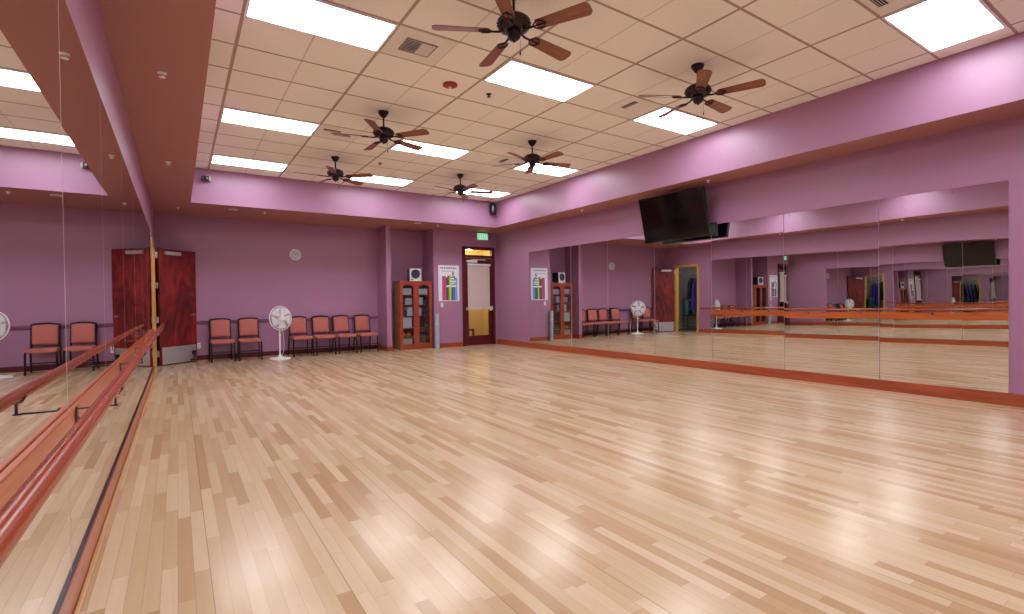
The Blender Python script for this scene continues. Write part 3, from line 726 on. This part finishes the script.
# ------------------------------------------------------------------ stacking chairs
def make_chair(loc, label, rz):
    t = thing('stacking_chair', label, 'chair', loc, rz, 'salmon upholstered chairs along the far wall')   # faces -y, origin on the floor
    b = MB().box(-.215, .215, -.25, .18, .385, .46, .028)
    o = b.build('seat', M['salmon'], t, smooth=True); md = o.modifiers.new('b', 'BEVEL'); md.width = .012; md.segments = 3
    BK = Matrix.Translation((0, .185, .47)) @ Matrix.Rotation(math.radians(-9), 4, 'X')
    def bk(u, v):
        x = (u - .5) * .355; z = .035 + v * .355 + .018 * v * (1 - (2 * u - 1) ** 2)
        return Vector((x, -.02 - .016 * (1 - (2 * u - 1) ** 4) * (1 - (2 * v - 1) ** 4), z))
    g = MB().grid(bk, 12, 10); o = g.build('backrest', M['salmon'], t, smooth=True, solid=.03); o.matrix_local = BK
    b = MB()
    fr = [(-.19, 0, -.03), (-.19, 0, .36)] + [(-.19 + .38 * k / 8, 0, .415 + .02 * math.sin(PI * k / 8)) for k in range(9)] + [(.19, 0, .36), (.19, 0, -.03)]
    b.tube(fr, .018, 10)
    b.box(-.185, .185, -.008, .012, .03, .42, .004)
    o = b.build('back_frame', M['chairframe'], t, smooth=True); o.matrix_local = BK
    for s_ in (-1, 1):
        MB().tube([(s_ * .205, -.22, .40), (s_ * .21, -.235, .36), (s_ * .212, -.24, .2), (s_ * .214, -.25, .015)], .0165, 10).cyl((s_ * .214, -.25, 0), .016, .02, 'z', 10).build('leg', M['chairframe'], t, smooth=True)
        MB().tube([(s_ * .205, .178, .46), (s_ * .205, .185, .38), (s_ * .208, .21, .2), (s_ * .212, .245, .015)], .0165, 10).cyl((s_ * .212, .245, 0), .016, .02, 'z', 10).build('leg', M['chairframe'], t, smooth=True)
    b = MB()
    for s_ in (-1, 1): b.tube([(s_ * .205, -.225, .395), (s_ * .205, .18, .395)], .0115, 8)
    b.tube([(-.205, -.21, .392), (.205, -.21, .392)], .010, 8).tube([(-.205, .17, .392), (.205, .17, .392)], .010, 8)
    b.build('seat_frame', M['chairframe'], t, smooth=True)
    MB().tube([(-.21, .215, .17), (.21, .215, .17)], .008, 8).build('stretcher', M['chairframe'], t, smooth=True)
    MB().tube([(-.212, -.243, .2), (.212, -.243, .2)], .007, 8).build('stretcher', M['chairframe'], t, smooth=True)
    return t
CY = 12.36
cs = [(1.15, 'salmon chair nearest the wooden door'), (1.68, 'second salmon chair from the wooden door, left of the fan'),
      (2.73, 'salmon chair just right of the white stand fan'), (3.24, 'second salmon chair to the right of the stand fan'),
      (3.73, 'third salmon chair to the right of the stand fan'), (4.25, 'salmon chair at the right end beside the wall fin')]
c0 = make_chair((cs[0][0], CY, 0), cs[0][1], math.radians(3))
for i, (x, lb) in enumerate(cs[1:]): dup(c0, lb, (x, CY + .01 * i, 0), math.radians([-1, 4, 2, 6, 5][i]))

# ------------------------------------------------------------------ pedestal fan
t = thing('pedestal_fan', 'white pedestal fan standing between the salmon chairs', 'fan', (2.23, 11.98, 0), math.radians(25))
MB().lathe([(0, 0), (.215, 0), (.22, .006), (.21, .022), (.12, .04), (.04, .052), (.034, .09), (0, .09)], 40).build('base', M['white'], t, smooth=True)
MB().lathe([(0, .05), (.016, .05), (.016, .5), (.024, .505), (.024, .55), (.013, .555), (.013, .78), (0, .78)], 18).build('pole', M['white'], t, smooth=True)
HM = Matrix.Translation((0, -.02, .89)) @ Matrix.Rotation(math.radians(-4), 4, 'X')
b = MB().lathe([(0, 0), (.05, .005), (.065, .04), (.06, .12), (.035, .15), (0, .155)], 22, None, 'y').box(-.025, .025, .02, .09, -.13, -.03, .006)
o = b.build('motor', M['white'], t, smooth=True); o.matrix_local = HM
b = MB(); RG = .262
def ring(r, y, rad): b.tube([(r * math.cos(2 * PI * k / 48), y, r * math.sin(2 * PI * k / 48)) for k in range(48)], rad, 6, closed=True)
ring(RG, -.03, .006); ring(RG, -.015, .006); ring(RG * .75, -.085, .002); ring(RG * .4, -.1, .002)
for k in range(64):
    a = 2 * PI * k / 64; ca, sa = math.cos(a), math.sin(a)
    b.tube([(.05 * ca, -.103, .05 * sa), (.13 * ca, -.098, .13 * sa), (.215 * ca, -.078, .215 * sa), (RG * ca, -.03, RG * sa)], .0013, 4)
    b.tube([(.06 * ca, .035, .06 * sa), (.16 * ca, .03, .16 * sa), (.235 * ca, .012, .235 * sa), (RG * ca, -.015, RG * sa)], .0013, 4)
o = b.build('guard', M['white'], t); o.matrix_local = HM
b = MB().lathe([(0, -.108), (.052, -.105), (.055, -.098), (0, -.096)], 24, None, 'y'); o = b.build('badge', M['white'], t, smooth=True); o.matrix_local = HM
for k in range(5):
    a = 2 * PI * k / 5
    def fb(u, v, a=a):
        r = .03 + u * .205; th = (v - .5) * (.5 + .65 * u) - .3 * u; y = -.045 + .035 * (v - .5)
        return Vector((r * math.cos(a + th), y, r * math.sin(a + th)))
    o = MB().grid(fb, 8, 6).build('fan_blade', mat('fan_blade_grey', (222, 226, 236), .3) if k == 0 else bpy.data.materials['fan_blade_grey'], t, smooth=True, solid=.003); o.matrix_local = HM
MB().tube([(.03, .07, .83), (.12, .10, .70), (.17, .12, .52), (.20, .14, .3), (.19, .16, .12), (.16, .2, .012), (.1, .35, .008), (.06, .5, .008)], .0045, 6).build('power_cord', M['white'], t, smooth=True)

# ------------------------------------------------------------------ bookcase in the alcove
KX0, KX1, KY0, KY1, KH = 5.03, 5.90, 12.05, 12.46, 1.745
KW = KX1 - KX0
t = thing('display_cabinet', 'tall cherry cabinet with two glazed doors in the wall alcove', 'cabinet', (KX0, KY0, 0))
kd = KY1 - KY0
wside = wood('cabinet_side_wood', (176, 104, 52), (206, 140, 80), .35, (1, 1, 8))
b = MB().box(0, .022, .02, kd, 0, KH - .02).box(KW - .022, KW, .02, kd, 0, KH - .02)
b.build('side_panel', wside, t, bevel=.002)
b = MB().box(-.008, KW + .008, -.004, kd, KH - .025, KH, .004).box(.022, KW - .022, .02, kd - .01, 0, .07)
b.build('top_and_plinth', M['cherry'], t)
MB().box(.022, KW - .022, kd - .01, kd, .07, KH - .025).build('back_panel', M['darkred'], t)
shz = [.07, .30, .53, .84, 1.12, 1.38]
for z in shz: MB().box(.022, KW - .022, .03, kd - .012, z, z + .018).build('shelf', M['cherry'], t)
dw = KW / 2 - .004
def cab_door(x, side):
    b = MB().box(0, .07, 0, .02, .065, KH - .03).box(dw - .07, dw, 0, .02, .065, KH - .03).box(.07, dw - .07, 0, .02, .065, .14)
    n = 14; x0_, x1_ = .07, dw - .07
    poly = [(x0_, KH - .03), (x0_, KH - .145)] + [(x0_ + (x1_ - x0_) * k / n, KH - .145 + .05 * math.sin(PI * k / n)) for k in range(1, n)] + [(x1_, KH - .145), (x1_, KH - .03)]
    b.prism([(p[0], p[1]) for p in poly], .02, Matrix.Translation((0, .02, 0)) @ Matrix.Rotation(PI / 2, 4, 'X'))
    o = b.build('glazed_door', M['cherry'], t, loc=(x, 0, 0))
    MB().box(.065, dw - .065, .008, .012, .135, KH - .11).build('pane', M['glass'], o)
    kx = dw - .03 if side == 0 else .03
    MB().lathe([(0, 0), (.01, 0), (.007, .012), (.013, .02), (.008, .028), (0, .03)], 12, Matrix.Translation((kx, 0, .9)) @ Matrix.Rotation(PI, 4, 'Z'), 'y').build('knob', M['bronze'], o, smooth=True)
cab_door(.002, 0); cab_door(KW / 2 + .002, 1)
# contents: each item on its own shelf
def item(name, x0, x1, z, h, c, label, cat, d=.2, rough=.6):
    m_ = bpy.data.materials.get('item_%d_%d_%d' % c) or mat('item_%d_%d_%d' % c, c, rough, var=.08)
    y0 = KY0 + .06
    o = MB().box(-(x1 - x0) / 2, (x1 - x0) / 2, 0, d, 0, h, .006).box(-(x1 - x0) / 2 + .02, (x1 - x0) / 2 - .02, -.0015, .001, h * .55, h * .8).build(name, m_)
    o.location = (KX0 + (x0 + x1) / 2, y0, z + .0185); tag(o, label, cat, 'things kept in the glazed cabinet'); return o
white = (222, 226, 242)
item('storage_box', .09, .33, 1.38, .16, white, 'white box on the top shelf, left cabinet door', 'box')
item('storage_box', .52, .77, 1.38, .15, white, 'white box on the top shelf, right cabinet door', 'box')
item('paper_pile', .16, .34, 1.12, .17, (206, 210, 232), 'pale paper bundle on the second shelf behind the left door', 'papers', .22)
item('storage_box', .06, .15, 1.12, .2, (52, 44, 72), 'dark upright binder on the second shelf behind the left door', 'binder')
item('storage_box', .66, .79, 1.12, .15, (28, 26, 40), 'black case on the second shelf behind the right door', 'case')
item('paper_pile', .50, .64, 1.12, .19, (210, 214, 236), 'white stack on the second shelf behind the right door', 'papers')
item('paper_pile', .21, .35, .84, .22, white, 'tall white carton on the third shelf behind the left door', 'box')
item('storage_box', .07, .19, .84, .16, (58, 50, 80), 'dark blue box on the third shelf behind the left door', 'box')
item('storage_box', .52, .60, .84, .2, (200, 206, 230), 'slim white carton on the third shelf behind the right door', 'box')
item('storage_box', .62, .80, .84, .17, (44, 40, 66), 'dark box on the third shelf behind the right door', 'box')
item('paper_pile', .08, .33, .53, .27, white, 'large white carton on the fourth shelf behind the left door', 'box')
item('storage_box', .52, .66, .53, .14, (26, 26, 34), 'black box on the fourth shelf behind the right door', 'box')
item('storage_box', .08, .34, .07, .19, (206, 196, 190), 'cream carton on the bottom shelf behind the left door', 'box')
item('storage_box', .52, .79, .07, .06, (176, 150, 130), 'flat tan carton on the bottom shelf behind the right door', 'box')
item('storage_box', .53, .78, .30, .07, (40, 28, 66), 'low dark purple tray on the fifth shelf behind the right door', 'tray')
def ball(x, z, r, c, label, cat='ball'):
    m_ = bpy.data.materials.get('ball_%d_%d_%d' % c) or mat('ball_%d_%d_%d' % c, c, .4)
    o = MB().lathe([(r * math.sin(PI * k / 14), r - r * math.cos(PI * k / 14)) for k in range(15)], 22).build('exercise_ball', m_, smooth=True)
    o.location = (KX0 + x, KY0 + .14, z + .0185); tag(o, label, cat, 'small balls in the glazed cabinet')
ball(.14, .30, .05, (226, 132, 40), 'left orange ball behind the left cabinet door')
ball(.265, .30, .055, (232, 140, 44), 'right orange ball behind the left cabinet door')
ball(.75, .53, .04, (70, 190, 90), 'green ball behind the right cabinet door')
ball(.69, .604 - .23 + .0, .035, (84, 60, 150), 'violet ball on the purple tray behind the right cabinet door')
# speaker on the cabinet
t = thing('bookshelf_speaker', 'white fronted speaker with dark round cone on top of the cabinet', 'speaker', (5.46, 12.07, KH), math.radians(-8))
MB().box(-.15, .15, .01, .26, 0, .32, .006).build('cabinet', M['black'], t)
MB().box(-.15, .15, -.008, .01, 0, .32, .004).build('baffle', M['lightgrey'], t)
MB().lathe([(0, 0), (.118, 0), (.116, .008), (.1, .010), (.085, .004), (.03, .002), (.028, .008), (0, .014)], 30, Matrix.Translation((0, -.008, .18)) @ Matrix.Rotation(PI, 4, 'Z'), 'y').build('woofer', mat('speaker_cone', (40, 44, 84), .5), t, smooth=True)
MB().lathe([(0, 0), (.022, 0), (.02, .008), (0, .01)], 18, Matrix.Translation((-.09, -.008, .035)) @ Matrix.Rotation(PI, 4, 'Z'), 'y').build('tweeter', M['black'], t, smooth=True)
# rolled mat beside the cabinet
t = thing('foam_roll', 'tall pale grey roll standing between the cabinet and the poster wall', 'foam roll', (5.985, D - .075, 0))
MB().lathe([(0, 0), (.058, 0), (.06, .004), (.06, .886), (.056, .89), (.02, .89), (.018, .84), (0, .84)], 26).build('roll', mat('pale_grey_foam', (176, 184, 200), .7, var=.05), t, smooth=True)
MB().lathe([(.06, .62), (.0615, .62), (.0615, .64), (.06, .64), (.06, .62)], 26).build('strap', M['lightgrey'], t)

# ------------------------------------------------------------------ world, camera, view
w = bpy.data.worlds.new('World'); S.world = w; w.use_nodes = True
w.node_tree.nodes['Background'].inputs[0].default_value = (.9, .9, 1, 1); w.node_tree.nodes['Background'].inputs[1].default_value = .3

cd = bpy.data.cameras.new('camera'); cam = bpy.data.objects.new('camera', cd); COL.objects.link(cam); S.camera = cam
F, YAW, PITCH, ROLL = 502.01, .5872, -.0122, -.0128
cd.sensor_fit = 'HORIZONTAL'; cd.sensor_width = 36; cd.lens = F / 1024 * 36; cd.clip_start = .02; cd.clip_end = 200
f = Vector((math.sin(YAW), math.cos(YAW), 0)); r = Vector((math.cos(YAW), -math.sin(YAW), 0)); u = Vector((0, 0, 1))
f2 = f * math.cos(PITCH) + u * math.sin(PITCH); u2 = u * math.cos(PITCH) - f * math.sin(PITCH)
r3 = r * math.cos(ROLL) + u2 * math.sin(ROLL); u3 = u2 * math.cos(ROLL) - r * math.sin(ROLL)
m = Matrix((r3, u3, -f2)).transposed().to_4x4(); m.translation = Vector((.3831, 0, 1.2065)); cam.matrix_world = m

vs = S.view_settings; vs.view_transform = 'Standard'; vs.look = 'None'; vs.exposure = .42; vs.gamma = 1; vs.use_curve_mapping = False
c = S.cycles; c.max_bounces = 16; c.glossy_bounces = 14; c.diffuse_bounces = 4; c.transparent_max_bounces = 16; c.transmission_bounces = 6
c.sample_clamp_indirect = 4; c.use_denoising = True; c.blur_glossy = .3
